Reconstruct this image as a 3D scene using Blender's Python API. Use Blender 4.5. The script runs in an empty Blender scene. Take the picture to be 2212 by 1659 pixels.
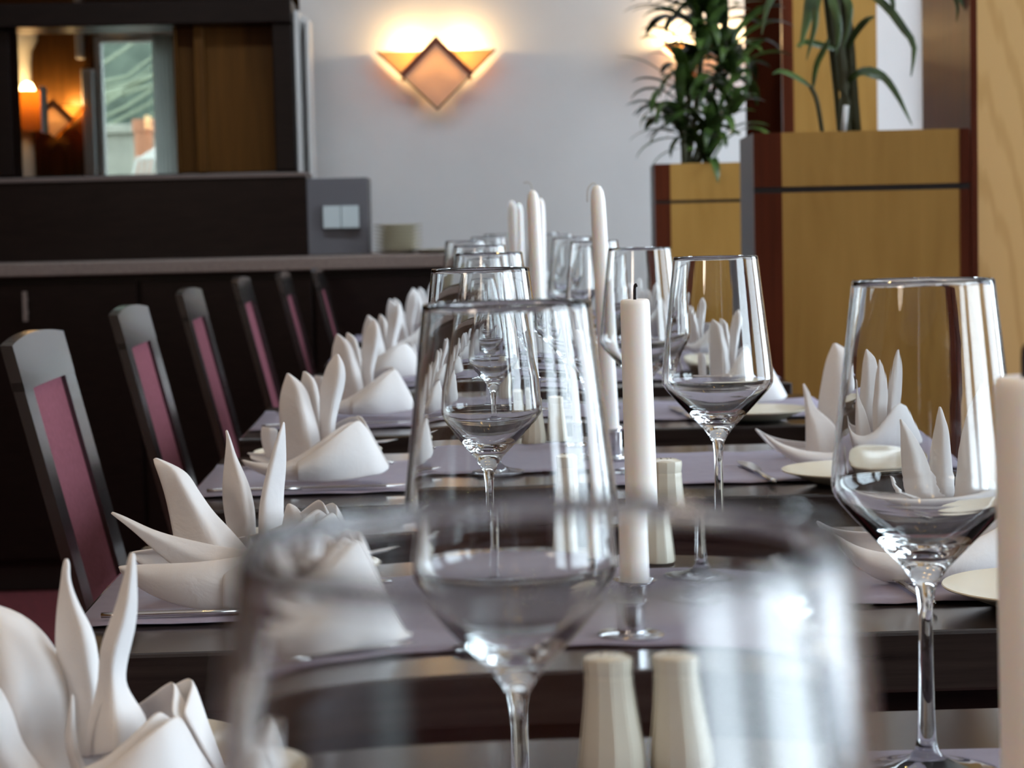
import bpy, bmesh, math, random
from mathutils import Vector, Matrix

# ------------------------------------------------------------------ camera
SC = bpy.context.scene
COL = SC.collection
F = 4650.0
CW, CH = 2212.0, 1659.0
CAM_Z = 1.05
YAW = math.atan((CW / 2 - 950) / F)
PITCH = math.atan((CH / 2 - 474) / F)
ROLL = math.radians(-1.3)
ROT = (Matrix.Rotation(-YAW, 3, 'Z') @ Matrix.Rotation(math.pi / 2 - PITCH, 3, 'X') @ Matrix.Rotation(ROLL, 3, 'Z'))
cd = bpy.data.cameras.new('camera')
cam = bpy.data.objects.new('camera', cd)
COL.objects.link(cam)
cam.matrix_world = Matrix.Translation((0, 0, CAM_Z)) @ ROT.to_4x4()
cd.sensor_width = 36.0
cd.lens = F / CW * 36.0
cd.clip_start = 0.02
cd.clip_end = 200
cd.dof.use_dof = True
cd.dof.focus_distance = 1.55
cd.dof.aperture_fstop = 16.0
SC.camera = cam

# ------------------------------------------------------------------ world, exposure
w = bpy.data.worlds.new('overcast_sky')
SC.world = w
w.use_nodes = True
nt = w.node_tree
bg = nt.nodes['Background']
bg.inputs['Color'].default_value = (0.79, 0.93, 1.04, 1)
bg.inputs['Strength'].default_value = 9.2
SC.view_settings.view_transform = 'Standard'
SC.view_settings.look = 'None'
SC.view_settings.gamma = 1.0
SC.view_settings.use_curve_mapping = False
SC.view_settings.exposure = 0.5
cy = SC.cycles
cy.max_bounces = 28
cy.transmission_bounces = 26
cy.transparent_max_bounces = 24
cy.glossy_bounces = 10
cy.diffuse_bounces = 5
cy.sample_clamp_indirect = 6.0
cy.blur_glossy = 0.6
cy.use_denoising = True

# daylight portals of the window wall
WIN = [(-2.4, -0.9), (-0.6, 1.0), (1.5, 2.85), (3.05, 4.5), (4.7, 5.8), (5.95, 7.1)]
WX, WZ0, WZ1 = 3.2, 0.45, 2.65
FILL_SKYLIGHT = (-1.5, 1.2, 5.0, 5.4)            # unseen skylight added over the row's far end to brighten the back wall
for i, (y0, y1) in enumerate(WIN):
    l = bpy.data.lights.new('window_portal', 'AREA')
    l.shape = 'RECTANGLE'
    l.size = WZ1 - WZ0
    l.size_y = y1 - y0
    l.cycles.is_portal = True
    o = bpy.data.objects.new('window_portal', l)
    COL.objects.link(o)
    o.location = (WX + 0.02, (y0 + y1) / 2, (WZ0 + WZ1) / 2)
    o.rotation_euler = (0, math.radians(90), 0)
l = bpy.data.lights.new('window_portal', 'AREA')  # portal of the added skylight
l.shape = 'RECTANGLE'
l.size = FILL_SKYLIGHT[1] - FILL_SKYLIGHT[0]
l.size_y = FILL_SKYLIGHT[3] - FILL_SKYLIGHT[2]
l.cycles.is_portal = True
o = bpy.data.objects.new('window_portal', l)
COL.objects.link(o)
o.location = ((FILL_SKYLIGHT[0] + FILL_SKYLIGHT[1]) / 2, (FILL_SKYLIGHT[2] + FILL_SKYLIGHT[3]) / 2, 2.86)


def W(px, py, Y):
    """the world point seen at pixel px, py standing at distance Y down the room"""
    v = ROT @ Vector(((px - CW / 2) / F, -(py - CH / 2) / F, -1.0))
    k = Y / v.y
    return Vector((v.x * k, Y, CAM_Z + v.z * k))


# ------------------------------------------------------------------ helpers
def tag(o, label=None, cat=None, group=None, kind=None):
    if label: o['label'] = label
    if cat: o['category'] = cat
    if group: o['group'] = group
    if kind: o['kind'] = kind
    return o


def thing(name, label, cat, loc=(0, 0, 0), rz=0.0, group=None):
    o = bpy.data.objects.new(name, None)
    o.empty_display_size = 0.05
    COL.objects.link(o)
    o.location = loc
    o.rotation_euler = (0, 0, rz)
    return tag(o, label, cat, group)


def obj(name, bm, mat, parent=None, smooth=False, sharp=None):
    me = bpy.data.meshes.new(name)
    bmesh.ops.recalc_face_normals(bm, faces=bm.faces)
    bm.to_mesh(me)
    bm.free()
    if mat: me.materials.append(mat)
    if smooth:
        me.polygons.foreach_set('use_smooth', [True] * len(me.polygons))
        if sharp:
            me.set_sharp_from_angle(angle=math.radians(sharp))
    o = bpy.data.objects.new(name, me)
    COL.objects.link(o)
    if parent: o.parent = parent
    return o


def box(bm, x0, x1, y0, y1, z0, z1, bev=0.0):
    vs = [bm.verts.new(p) for p in ((x0, y0, z0), (x1, y0, z0), (x1, y1, z0), (x0, y1, z0),
                                    (x0, y0, z1), (x1, y0, z1), (x1, y1, z1), (x0, y1, z1))]
    fs = [bm.faces.new([vs[i] for i in f]) for f in
          ((0, 3, 2, 1), (4, 5, 6, 7), (0, 1, 5, 4), (1, 2, 6, 5), (2, 3, 7, 6), (3, 0, 4, 7))]
    if bev:
        es = list({e for f in fs for e in f.edges})
        bmesh.ops.bevel(bm, geom=es, offset=bev, segments=2, affect='EDGES', profile=0.5)


def boxes(*bs, bev=0.0):
    bm = bmesh.new()
    for b in bs:
        box(bm, *b, bev=bev)
    return bm


def lathe(bm, prof, segs=64, c=(0, 0, 0)):
    rings = []
    for r, z in prof:
        if r <= 1e-7:
            rings.append([bm.verts.new((c[0], c[1], c[2] + z))])
        else:
            rings.append([bm.verts.new((c[0] + r * math.cos(2 * math.pi * k / segs),
                                        c[1] + r * math.sin(2 * math.pi * k / segs), c[2] + z)) for k in range(segs)])
    for a, b in zip(rings, rings[1:]):
        for k in range(segs):
            q = (k + 1) % segs
            if len(a) == 1 and len(b) == 1: continue
            if len(a) == 1: bm.faces.new((a[0], b[k], b[q]))
            elif len(b) == 1: bm.faces.new((a[k], a[q], b[0]))
            else: bm.faces.new((a[k], a[q], b[q], b[k]))


def lathe_bm(prof, segs=64, c=(0, 0, 0)):
    bm = bmesh.new()
    lathe(bm, prof, segs, c)
    return bm


def tube(bm, pts, rad, segs=10):
    pts = [Vector(p) for p in pts]
    rads = rad if isinstance(rad, (list, tuple)) else [rad] * len(pts)
    rings = []
    for i, p in enumerate(pts):
        a = pts[max(i - 1, 0)]
        b = pts[min(i + 1, len(pts) - 1)]
        t = (b - a).normalized()
        u = t.cross(Vector((0, 0, 1)))
        if u.length < 0.05: u = t.cross(Vector((0, 1, 0)))
        u.normalize()
        v = t.cross(u)
        rings.append([bm.verts.new(p + rads[i] * (math.cos(2 * math.pi * k / segs) * u + math.sin(2 * math.pi * k / segs) * v))
                      for k in range(segs)])
    for a, b in zip(rings, rings[1:]):
        for k in range(segs):
            q = (k + 1) % segs
            bm.faces.new((a[k], a[q], b[q], b[k]))
    bm.faces.new(rings[0][::-1])
    bm.faces.new(rings[-1])


def grid(bm, rows):
    vs = [[bm.verts.new(p) for p in r] for r in rows]
    for a, b in zip(vs, vs[1:]):
        for k in range(len(a) - 1):
            bm.faces.new((a[k], a[k + 1], b[k + 1], b[k]))


def prism(bm, pts, off):
    """closed polygon pts (3-D) extruded by vector off"""
    off = Vector(off)
    a = [bm.verts.new(p) for p in pts]
    b = [bm.verts.new(Vector(p) + off) for p in pts]
    n = len(a)
    bm.faces.new(a[::-1])
    bm.faces.new(b)
    for k in range(n):
        q = (k + 1) % n
        bm.faces.new((a[k], a[q], b[q], b[k]))


def dup(root, loc=None, rz=None, label=None, scale=None):
    r = root.copy()
    COL.objects.link(r)
    if loc is not None: r.location = loc
    if rz is not None: r.rotation_euler = (0, 0, rz)
    if scale is not None: r.scale = scale
    if label: r['label'] = label
    for ch in list(root.children):
        c = ch.copy()
        COL.objects.link(c)
        c.parent = r
        for g in list(ch.children):
            d = g.copy()
            COL.objects.link(d)
            d.parent = c
    return r


def resample(pts, n):
    """Catmull-Rom through pts"""
    P = [Vector(p) for p in pts]
    if len(P) == 2:
        return [P[0].lerp(P[1], i / (n - 1)) for i in range(n)]
    out = []
    m = len(P) - 1
    for i in range(n):
        t = i / (n - 1) * m
        k = min(int(t), m - 1)
        u = t - k
        p1, p2 = P[k], P[k + 1]
        p0 = P[k - 1] if k > 0 else p1 * 2 - p2
        p3 = P[k + 2] if k + 2 <= m else p2 * 2 - p1
        out.append(0.5 * ((2 * p1) + (p2 - p0) * u + (2 * p0 - 5 * p1 + 4 * p2 - p3) * u * u + (3 * p1 - p0 - 3 * p2 + p3) * u ** 3))
    return out


# ------------------------------------------------------------------ materials
def mat(name, col=(0.5, 0.5, 0.5), rough=0.5, metal=0.0, **kw):
    m = bpy.data.materials.new(name)
    m.use_nodes = True
    b = m.node_tree.nodes['Principled BSDF']
    b.inputs['Base Color'].default_value = (*col, 1)
    b.inputs['Roughness'].default_value = rough
    b.inputs['Metallic'].default_value = metal
    for k, v in kw.items():
        b.inputs[k.replace('_', ' ')].default_value = v
    return m


def nodes(m):
    t = m.node_tree
    return t, t.nodes['Principled BSDF']


def add_noise_color(m, c0, c1, scale=8.0, stretch=(1, 1, 1), detail=4.0, rough=0.55, lo=0.3, hi=0.7, dist=0.0):
    t, b = nodes(m)
    tc = t.nodes.new('ShaderNodeTexCoord')
    mp = t.nodes.new('ShaderNodeMapping')
    mp.inputs['Scale'].default_value = stretch
    nz = t.nodes.new('ShaderNodeTexNoise')
    nz.inputs['Scale'].default_value = scale
    nz.inputs['Detail'].default_value = detail
    nz.inputs['Roughness'].default_value = rough
    nz.inputs['Distortion'].default_value = dist
    cr = t.nodes.new('ShaderNodeValToRGB')
    cr.color_ramp.elements[0].position = lo
    cr.color_ramp.elements[1].position = hi
    cr.color_ramp.elements[0].color = (*c0, 1)
    cr.color_ramp.elements[1].color = (*c1, 1)
    t.links.new(tc.outputs['Object'], mp.inputs['Vector'])
    t.links.new(mp.outputs['Vector'], nz.inputs['Vector'])
    t.links.new(nz.outputs['Fac'], cr.inputs['Fac'])
    t.links.new(cr.outputs['Color'], b.inputs['Base Color'])
    return nz


def add_bump(m, scale=400.0, strength=0.1, distance=0.001):
    t, b = nodes(m)
    tc = t.nodes.new('ShaderNodeTexCoord')
    nz = t.nodes.new('ShaderNodeTexNoise')
    nz.inputs['Scale'].default_value = scale
    nz.inputs['Detail'].default_value = 2
    bp = t.nodes.new('ShaderNodeBump')
    bp.inputs['Strength'].default_value = strength
    bp.inputs['Distance'].default_value = distance
    t.links.new(tc.outputs['Object'], nz.inputs['Vector'])
    t.links.new(nz.outputs['Fac'], bp.inputs['Height'])
    t.links.new(bp.outputs['Normal'], b.inputs['Normal'])


M = {}
M['wall'] = mat('painted_plaster', (0.62, 0.60, 0.60), 0.9)
add_noise_color(M['wall'], (0.80, 0.785, 0.785), (0.83, 0.815, 0.815), 6)
M['ceil'] = mat('ceiling_paint', (0.74, 0.73, 0.71), 0.9)
M['carpet'] = mat('red_carpet', (0.10, 0.012, 0.015), 0.95)
add_noise_color(M['carpet'], (0.07, 0.008, 0.012), (0.15, 0.016, 0.02), 60)
M['dark_wood'] = mat('espresso_wood', (0.016, 0.009, 0.008), 0.32)
add_noise_color(M['dark_wood'], (0.005, 0.0022, 0.002), (0.011, 0.0055, 0.0045), 14, (1, 8, 8))
M['table_top'] = mat('glossy_dark_table', (0.025, 0.018, 0.016), 0.16)
add_noise_color(M['table_top'], (0.017, 0.012, 0.011), (0.036, 0.026, 0.023), 10, (0.6, 14, 14), detail=6)
M['table_top'].node_tree.nodes['Principled BSDF'].inputs['Coat Weight'].default_value = 0.0
M['table_top'].node_tree.nodes['Principled BSDF'].inputs['Coat Roughness'].default_value = 0.12
M['runner'] = mat('lavender_paper', (0.29, 0.265, 0.335), 0.6)
add_noise_color(M['runner'], (0.235, 0.21, 0.285), (0.265, 0.24, 0.315), 60)
def spec(k, v):
    M[k].node_tree.nodes['Principled BSDF'].inputs['Specular IOR Level'].default_value = v


spec('dark_wood', .2)

M['cloth'] = mat('white_linen', (0.87, 0.86, 0.865), 0.85)
add_bump(M['cloth'], 900, 0.15, 0.0004)
t_, b_ = nodes(M['cloth'])
fine_ = [n for n in t_.nodes if n.type == 'BUMP'][0]
tc_ = t_.nodes.new('ShaderNodeTexCoord')
nz_ = t_.nodes.new('ShaderNodeTexNoise')
nz_.inputs['Scale'].default_value = 34
nz_.inputs['Detail'].default_value = 3
nz_.inputs['Distortion'].default_value = .8
bp_ = t_.nodes.new('ShaderNodeBump')
bp_.inputs['Strength'].default_value = .35
bp_.inputs['Distance'].default_value = .004
t_.links.new(tc_.outputs['Object'], nz_.inputs['Vector'])
t_.links.new(nz_.outputs['Fac'], bp_.inputs['Height'])
t_.links.new(bp_.outputs['Normal'], fine_.inputs['Normal'])
# light passes a little through the thin napkin cloth
t_, b_ = nodes(M['cloth'])
tr_ = t_.nodes.new('ShaderNodeBsdfTranslucent')
tr_.inputs['Color'].default_value = (0.80, 0.74, 0.68, 1)
mx_ = t_.nodes.new('ShaderNodeMixShader')
mx_.inputs['Fac'].default_value = 0.22
t_.links.new(b_.outputs['BSDF'], mx_.inputs[1])
t_.links.new(tr_.outputs['BSDF'], mx_.inputs[2])
t_.links.new(mx_.outputs['Shader'], t_.nodes['Material Output'].inputs['Surface'])
M['wax'] = mat('white_wax', (0.90, 0.88, 0.87), 0.45, Subsurface_Weight=0.8, Subsurface_Scale=0.03)
M['wax'].node_tree.nodes['Principled BSDF'].inputs['Subsurface Radius'].default_value = (0.4, 0.32, 0.25)
M['wick'] = mat('burnt_wick', (0.012, 0.008, 0.01), 0.9)
M['new_wick'] = mat('cotton_wick', (0.55, 0.5, 0.44), 0.9)
M['chrome'] = mat('polished_steel', (0.72, 0.72, 0.74), 0.10, 1.0)
M['steel'] = mat('cutlery_steel', (0.62, 0.60, 0.58), 0.16, 1.0)
M['porcelain'] = mat('cream_porcelain', (0.66, 0.62, 0.51), 0.22)
M['plate'] = mat('cream_plate_glaze', (0.68, 0.64, 0.52), 0.18)
M['hole'] = mat('shaker_hole', (0.03, 0.025, 0.02), 0.8)
M['lacquer'] = mat('black_lacquer', (0.020, 0.019, 0.019), 0.24, Coat_Weight=1.0, Coat_Roughness=0.14, Specular_IOR_Level=1.0)
add_noise_color(M['lacquer'], (0.016, 0.015, 0.015), (0.026, 0.024, 0.024), 20, (1, 1, 0.2))
M['mauve'] = mat('mauve_upholstery', (0.30, 0.062, 0.10), 0.85)
add_noise_color(M['mauve'], (0.135, 0.038, 0.054), (0.175, 0.054, 0.074), 140)
spec('mauve', .15)
M['maple'] = mat('maple_veneer', (0.42, 0.25, 0.09), 0.42)
add_noise_color(M['maple'], (0.27, 0.143, 0.032), (0.35, 0.195, 0.050), 5, (4, 4, 0.45), detail=8, dist=0.6)
spec('maple', .25)
M['maple_light'] = mat('light_maple', (0.62, 0.41, 0.19), 0.4)


def cathedral(m, c0, c1):
    t, b = nodes(m)
    tc = t.nodes.new('ShaderNodeTexCoord')
    mp = t.nodes.new('ShaderNodeMapping')
    mp.inputs['Scale'].default_value = (5.0, 5.0, 0.55)
    wv = t.nodes.new('ShaderNodeTexWave')
    wv.wave_type = 'RINGS'
    wv.rings_direction = 'Y'
    wv.inputs['Scale'].default_value = 2.6
    wv.inputs['Distortion'].default_value = 5.0
    wv.inputs['Detail'].default_value = 3
    wv.inputs['Detail Scale'].default_value = 1.2
    cr = t.nodes.new('ShaderNodeValToRGB')
    cr.color_ramp.elements[0].color = (*c0, 1)
    cr.color_ramp.elements[1].color = (*c1, 1)
    cr.color_ramp.elements[0].position = 0.0
    cr.color_ramp.elements[1].position = 0.35
    t.links.new(tc.outputs['Object'], mp.inputs['Vector'])
    t.links.new(mp.outputs['Vector'], wv.inputs['Vector'])
    t.links.new(wv.outputs['Fac'], cr.inputs['Fac'])
    t.links.new(cr.outputs['Color'], b.inputs['Base Color'])


cathedral(M['maple_light'], (0.47, 0.275, 0.10), (0.55, 0.335, 0.135))
spec('maple_light', .25)
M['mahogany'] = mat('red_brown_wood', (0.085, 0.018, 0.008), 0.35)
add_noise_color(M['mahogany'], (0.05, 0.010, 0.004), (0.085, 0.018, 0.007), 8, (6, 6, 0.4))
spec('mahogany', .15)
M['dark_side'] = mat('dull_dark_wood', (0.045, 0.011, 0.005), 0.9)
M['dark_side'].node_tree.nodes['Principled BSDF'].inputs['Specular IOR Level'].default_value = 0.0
M['brown_wood'] = mat('brown_panel_wood', (0.10, 0.042, 0.014), 0.45)
add_noise_color(M['brown_wood'], (0.075, 0.030, 0.006), (0.115, 0.048, 0.010), 6, (6, 6, 0.4))
M['brown_wood'].node_tree.nodes['Principled BSDF'].inputs['Specular IOR Level'].default_value = .1
M['orange_wood'] = mat('cherry_wood', (0.30, 0.085, 0.02), 0.4)
M['black_line'] = mat('black_inlay', (0.014, 0.012, 0.012), 0.35)
M['grey_panel'] = mat('grey_laminate', (0.105, 0.10, 0.112), 0.55)
M['ledge_cap'] = mat('brown_laminate', (0.12, 0.085, 0.075), 0.5)
M['counter'] = mat('mauve_brown_counter', (0.17, 0.125, 0.11), 0.4)
add_noise_color(M['counter'], (0.15, 0.11, 0.095), (0.20, 0.15, 0.13), 90)
M['switch'] = mat('pale_switch_plastic', (0.48, 0.54, 0.56), 0.35)
M['white_paint'] = mat('white_gloss_paint', (0.70, 0.70, 0.70), 0.35)
M['leaf'] = mat('dark_green_leaf', (0.030, 0.065, 0.016), 0.35)
add_noise_color(M['leaf'], (0.010, 0.022, 0.006), (0.055, 0.10, 0.018), 16)
M['leaf_b'] = mat('green_leaf', (0.05, 0.11, 0.02), 0.35)
add_noise_color(M['leaf_b'], (0.012, 0.028, 0.007), (0.06, 0.105, 0.02), 14)
M['stem'] = mat('green_brown_stem', (0.05, 0.05, 0.02), 0.7)
M['soil'] = mat('potting_soil', (0.02, 0.014, 0.01), 0.95)
M['lamp_band'] = mat('lamp_band_copper', (0.24, 0.065, 0.03), 0.4)
M['lamp_edge'] = mat('lamp_edge_dark', (0.06, 0.05, 0.03), 0.5)
M['brass'] = mat('brass', (0.75, 0.42, 0.12), 0.25, 1.0)
M['column'] = mat('off_white_column', (0.60, 0.57, 0.52), 0.6)
M['terracotta'] = mat('terracotta', (0.45, 0.19, 0.10), 0.8)
M['stone'] = mat('garden_stone', (0.33, 0.33, 0.27), 0.9)
add_noise_color(M['stone'], (0.28, 0.28, 0.23), (0.38, 0.38, 0.31), 9)
M['hedge'] = mat('hedge_green', (0.06, 0.12, 0.06), 0.9)
add_noise_color(M['hedge'], (0.05, 0.072, 0.055), (0.16, 0.20, 0.15), 3)
M['bark'] = mat('pale_bark', (0.32, 0.36, 0.25), 0.9)
M['chair_white'] = mat('white_garden_plastic', (0.75, 0.75, 0.68), 0.5)


def translucent(name, col, tcol, fac):
    m = mat(name, col, 0.6)
    t, b = nodes(m)
    tr = t.nodes.new('ShaderNodeBsdfTranslucent')
    tr.inputs['Color'].default_value = (*tcol, 1)
    mx = t.nodes.new('ShaderNodeMixShader')
    mx.inputs['Fac'].default_value = fac
    t.links.new(b.outputs['BSDF'], mx.inputs[1])
    t.links.new(tr.outputs['BSDF'], mx.inputs[2])
    t.links.new(mx.outputs['Shader'], t.nodes['Material Output'].inputs['Surface'])
    return m


M['opal'] = translucent('opal_glass', (0.75, 0.62, 0.45), (1.0, 0.72, 0.36), 0.6)
M['plaster_lamp'] = translucent('peach_glass', (0.82, 0.64, 0.53), (1.0, 0.78, 0.56), 0.5)
M['amber'] = translucent('amber_glass', (0.30, 0.14, 0.05), (0.75, 0.40, 0.12), 0.6)


def emit(name, col, s):
    m = bpy.data.materials.new(name)
    m.use_nodes = True
    t = m.node_tree
    t.nodes.remove(t.nodes['Principled BSDF'])
    e = t.nodes.new('ShaderNodeEmission')
    e.inputs['Color'].default_value = (*col, 1)
    e.inputs['Strength'].default_value = s
    t.links.new(e.outputs['Emission'], t.nodes['Material Output'].inputs['Surface'])
    return m


M['bulb'] = emit('warm_bulb', (1.0, 0.66, 0.27), 14)
M['globe'] = emit('warm_globe', (1.0, 0.82, 0.66), 13)  # glow of the added fill lamp
M['spot'] = emit('warm_downlight', (1.0, 0.62, 0.22), 95)


def crystal():
    m = bpy.data.materials.new('clear_crystal')
    m.use_nodes = True
    t = m.node_tree
    t.nodes.remove(t.nodes['Principled BSDF'])
    g = t.nodes.new('ShaderNodeBsdfGlass')
    g.inputs['IOR'].default_value = 1.5
    g.inputs['Roughness'].default_value = 0.0
    g.inputs['Color'].default_value = (0.985, 0.99, 0.99, 1)
    t.links.new(g.outputs['BSDF'], t.nodes['Material Output'].inputs['Surface'])
    return m


M['crystal'] = crystal()


def pane_mat(name='window_pane', col=(1, 1, 1)):
    m = bpy.data.materials.new(name)
    m.use_nodes = True
    t = m.node_tree
    t.nodes.remove(t.nodes['Principled BSDF'])
    tr = t.nodes.new('ShaderNodeBsdfTransparent')
    tr.inputs['Color'].default_value = (*col, 1)
    gl = t.nodes.new('ShaderNodeBsdfGlossy')
    gl.inputs['Roughness'].default_value = 0.0
    fr = t.nodes.new('ShaderNodeFresnel')
    fr.inputs['IOR'].default_value = 1.45
    mx = t.nodes.new('ShaderNodeMixShader')
    t.links.new(fr.outputs['Fac'], mx.inputs['Fac'])
    t.links.new(tr.outputs['BSDF'], mx.inputs[1])
    t.links.new(gl.outputs['BSDF'], mx.inputs[2])
    t.links.new(mx.outputs['Shader'], t.nodes['Material Output'].inputs['Surface'])
    return m


M['pane'] = pane_mat()
M['dim'] = pane_mat('dim_pane', (.64, .64, .65))
M['shaded'] = pane_mat('shaded_pane', (.92, .92, .92))
M['tinted'] = pane_mat('tinted_pane', (.45, .46, .45))

# ------------------------------------------------------------------ the room shell
S = lambda name, bm, m, parent=None: tag(obj(name, bm, m, parent), kind=None if parent else 'structure')
YB = 7.30            # back wall
XL, XR, YF, ZC = -3.2, 3.2, -3.2, 2.8
YO = 10.3            # back wall of the room behind the divider
S('floor', boxes((XL - .2, XR + .2, YF - .2, YO + .2, -0.1, 0)), M['carpet'])
S('ceiling', boxes((XL - .2, XR + .2, YF - .2, FILL_SKYLIGHT[2], ZC, ZC + 0.1), (XL - .2, XR + .2, FILL_SKYLIGHT[3], YO + .2, ZC, ZC + 0.1),
                    (XL - .2, FILL_SKYLIGHT[0], FILL_SKYLIGHT[2], FILL_SKYLIGHT[3], ZC, ZC + 0.1), (FILL_SKYLIGHT[1], XR + .2, FILL_SKYLIGHT[2], FILL_SKYLIGHT[3], ZC, ZC + 0.1)), M['ceil'])  # ceiling leaves a gap for the added skylight
XDIV = W(640, 200, 7.0).x      # right end of the divider, start of the white wall
S('wall_back', boxes((XDIV, XR + .2, YB, YB + .12, 0, ZC)), M['wall'])
S('wall_left', boxes((XL - .2, XL, YF, YO, 0, ZC)), M['brown_wood'])
S('wall_front', boxes((XL, XR + .2, YF - .2, YF, 0, ZC)), M['brown_wood'])
bm = boxes((WX, WX + .2, YF, YB + .12, 0, WZ0), (WX, WX + .2, YF, YB + .12, WZ1, ZC))
edges = [YF] + [v for p in WIN for v in p] + [YB + .12]
for a, b in zip(edges[::2], edges[1::2]):
    box(bm, WX, WX + .2, a, b, WZ0, WZ1)
S('wall_right', bm, M['wall'])
for i, (y0, y1) in enumerate(WIN):
    bm = boxes((WX + .03, WX + .09, y0, y0 + .05, WZ0, WZ1), (WX + .03, WX + .09, y1 - .05, y1, WZ0, WZ1),
               (WX + .03, WX + .09, y0 + .05, y1 - .05, WZ0, WZ0 + .05), (WX + .03, WX + .09, y0 + .05, y1 - .05, WZ1 - .05, WZ1))
    f = S('window_%d' % (i + 2), bm, M['white_paint'])
    obj('pane', boxes((WX + .055, WX + .061, y0 + .05, y1 - .05, WZ0 + .05, WZ1 - .05)), M['pane'] if y0 > 2 else M['shaded'] if y0 < 1.2 else M['dim'], f)
    obj('sill', boxes((WX - .12, WX, y0 - .03, y1 + .03, WZ0 - .03, WZ0), bev=.004), M['white_paint'], f)

# room behind the divider: its walls
S('wall_side', boxes((XDIV, XDIV + .12, YB + .12, YO, 0, ZC)), M['brown_wood'])
wl, wr = W(205, 200, YO).x, W(382, 200, YO).x
wt = W(290, 75, YO).z
S('wall_far', boxes((XL, wl, YO, YO + .15, 0, ZC), (wr, XDIV + .12, YO, YO + .15, 0, ZC),
                    (wl, wr, YO, YO + .15, wt, ZC), (wl, wr, YO, YO + .15, 0, 0.35)), M['brown_wood'])
bm = boxes((wl, wl + .03, YO + .02, YO + .10, .35, wt), (wr - .03, wr, YO + .02, YO + .10, .35, wt),
           (wl + .03, wr - .03, YO + .02, YO + .10, wt - .03, wt), (wl + .03, wr - .03, YO + .02, YO + .10, .35, .40))
f = S('window_1', bm, M['white_paint'])
obj('pane', boxes((wl + .03, wr - .03, YO + .055, YO + .06, .40, wt - .03)), M['tinted'], f)
M['sheer'] = translucent('sheer_curtain', (.75, .76, .74), (.9, .92, .9), .55)
cu = thing('curtain', 'grey sheer curtain drawn to the side of the far window', 'curtain', (wr - .05, YO - .03, 0))
rows = []
for i in range(2):
    rows.append([(-.055 + .11 * j / 40, .012 * math.sin(j * .95), .3 if i == 0 else wt - .002) for j in range(41)])
bm = bmesh.new()
grid(bm, rows)
solid_ = obj('fabric', bm, M['sheer'], cu, True)
md = solid_.modifiers.new('thickness', 'SOLIDIFY')
md.thickness = .001
obj('rail', boxes((-.30, .08, -.02, .02, wt - .004, wt + .02), bev=.004), M['white_paint'], cu)
a, b = W(178, 150, YO - .02).x, wl
S('trim_1', boxes((a, b, YO - .07, YO, 0, W(190, 150, YO).z), bev=.006), M['white_paint'])
a2 = W(165, 100, YO - .02).x
S('trim_2', boxes((a2, a2 + .035, YO - .05, YO, W(170, 128, YO).z, ZC), (a2 + .035, wr, YO - .03, YO, W(200, 74, YO).z, W(200, 60, YO).z), bev=.004), M['white_paint'])

# ------------------------------------------------------------------ outside the far window
S('ground', boxes((-8, 3, YO + .2, 22, -.12, -.02)), M['stone'])
gw = boxes((-6, 1, 15.0, 15.3, -.02, W(290, 288, 15).z), (-6, 1, 14.95, 15.35, W(290, 288, 15).z, W(290, 268, 15).z), bev=.01)
S('garden_wall', gw, M['stone'])
p = W(311, 318, 14.2)
pot = thing('terracotta_pot', 'terracotta flower pot on the low garden wall outside the far window', 'flower pot', (p.x, 14.2, 0))
zt = W(311, 258, 14.2).z
obj('pot_body', lathe_bm([(0, 0), (.05, 0), (.062, zt - .07), (.06, zt - .07), (.0, zt - .08)], 24), M['terracotta'], pot, True, 40)
obj('rim', lathe_bm([(.062, zt - .08), (.072, zt - .08), (.072, zt), (.058, zt), (.058, zt - .08), (.062, zt - .08)], 24), M['terracotta'], pot, True, 40)
random.seed(3)
bm = bmesh.new()
bmesh.ops.create_icosphere(bm, subdivisions=5, radius=1.0)
for v in bm.verts:
    n = v.co.normalized()
    k = 1 + .10 * math.sin(9 * n.x + 3) * math.sin(11 * n.z) + .06 * math.sin(23 * n.x) * math.sin(27 * n.z + n.y * 19) + random.uniform(-.03, .03)
    v.co = Vector((n.x * 4.5, n.y * .8, n.z * 2.4)) * k
o = obj('hedge', bm, M['hedge'], None, True)
o.location = (-3.0, 19.5, 1.6)
tag(o, 'tall grey green hedge growing behind the low garden wall', 'hedge')
tr = thing('bare_tree', 'pale leafless tree in front of the hedge, outside the far window', 'tree', (W(230, 200, 17).x - .25, 17, 0))
bm = bmesh.new()
tz = W(230, 200, 17).z
tube(bm, [(-.1, 0, 0), (0, 0, .8), (.05, 0, tz)], [.07, .05, .04], 10)
obj('trunk', bm, M['bark'], tr, True)
bm = bmesh.new()
random.seed(8)
for k in range(30):
    z0 = .9 + .045 * k
    s = random.uniform(.5, 1.2)
    a = random.uniform(-.1, .9)
    x, z = 0.02, z0
    pts = [(x, 0, z)]
    for j in range(6):
        x += s * .17
        z += s * .15 * math.sin(a + j * random.uniform(-.15, .25))
        pts.append((x, random.uniform(-.04, .04), z))
    tube(bm, pts, [.018, .016, .014, .012, .010, .008, .006], 6)
obj('branches', bm, M['bark'], tr, True)
p0 = W(290, 378, 12.2)
p1 = W(336, 322, 12.2)
gc = thing('garden_chair', 'white slatted garden chair back curving up outside the far window', 'garden chair', (p0.x, 12.2, 0))
bm = bmesh.new()
for k in range(6):
    q = k * .035
    pts = [(-.18 + q, 0, .42), (q * .9, 0, p0.z), (.045 + q * .8, .02, (p0.z + p1.z) / 2 + .02), (.12 + q * .45, .05, p1.z)]
    tube(bm, resample(pts, 10), .011, 8)
obj('slatted_back', bm, M['chair_white'], gc, True)
bm = boxes((-.2, .35, -.25, .25, .40, .43), bev=.01)
obj('seat', bm, M['chair_white'], gc)
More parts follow.
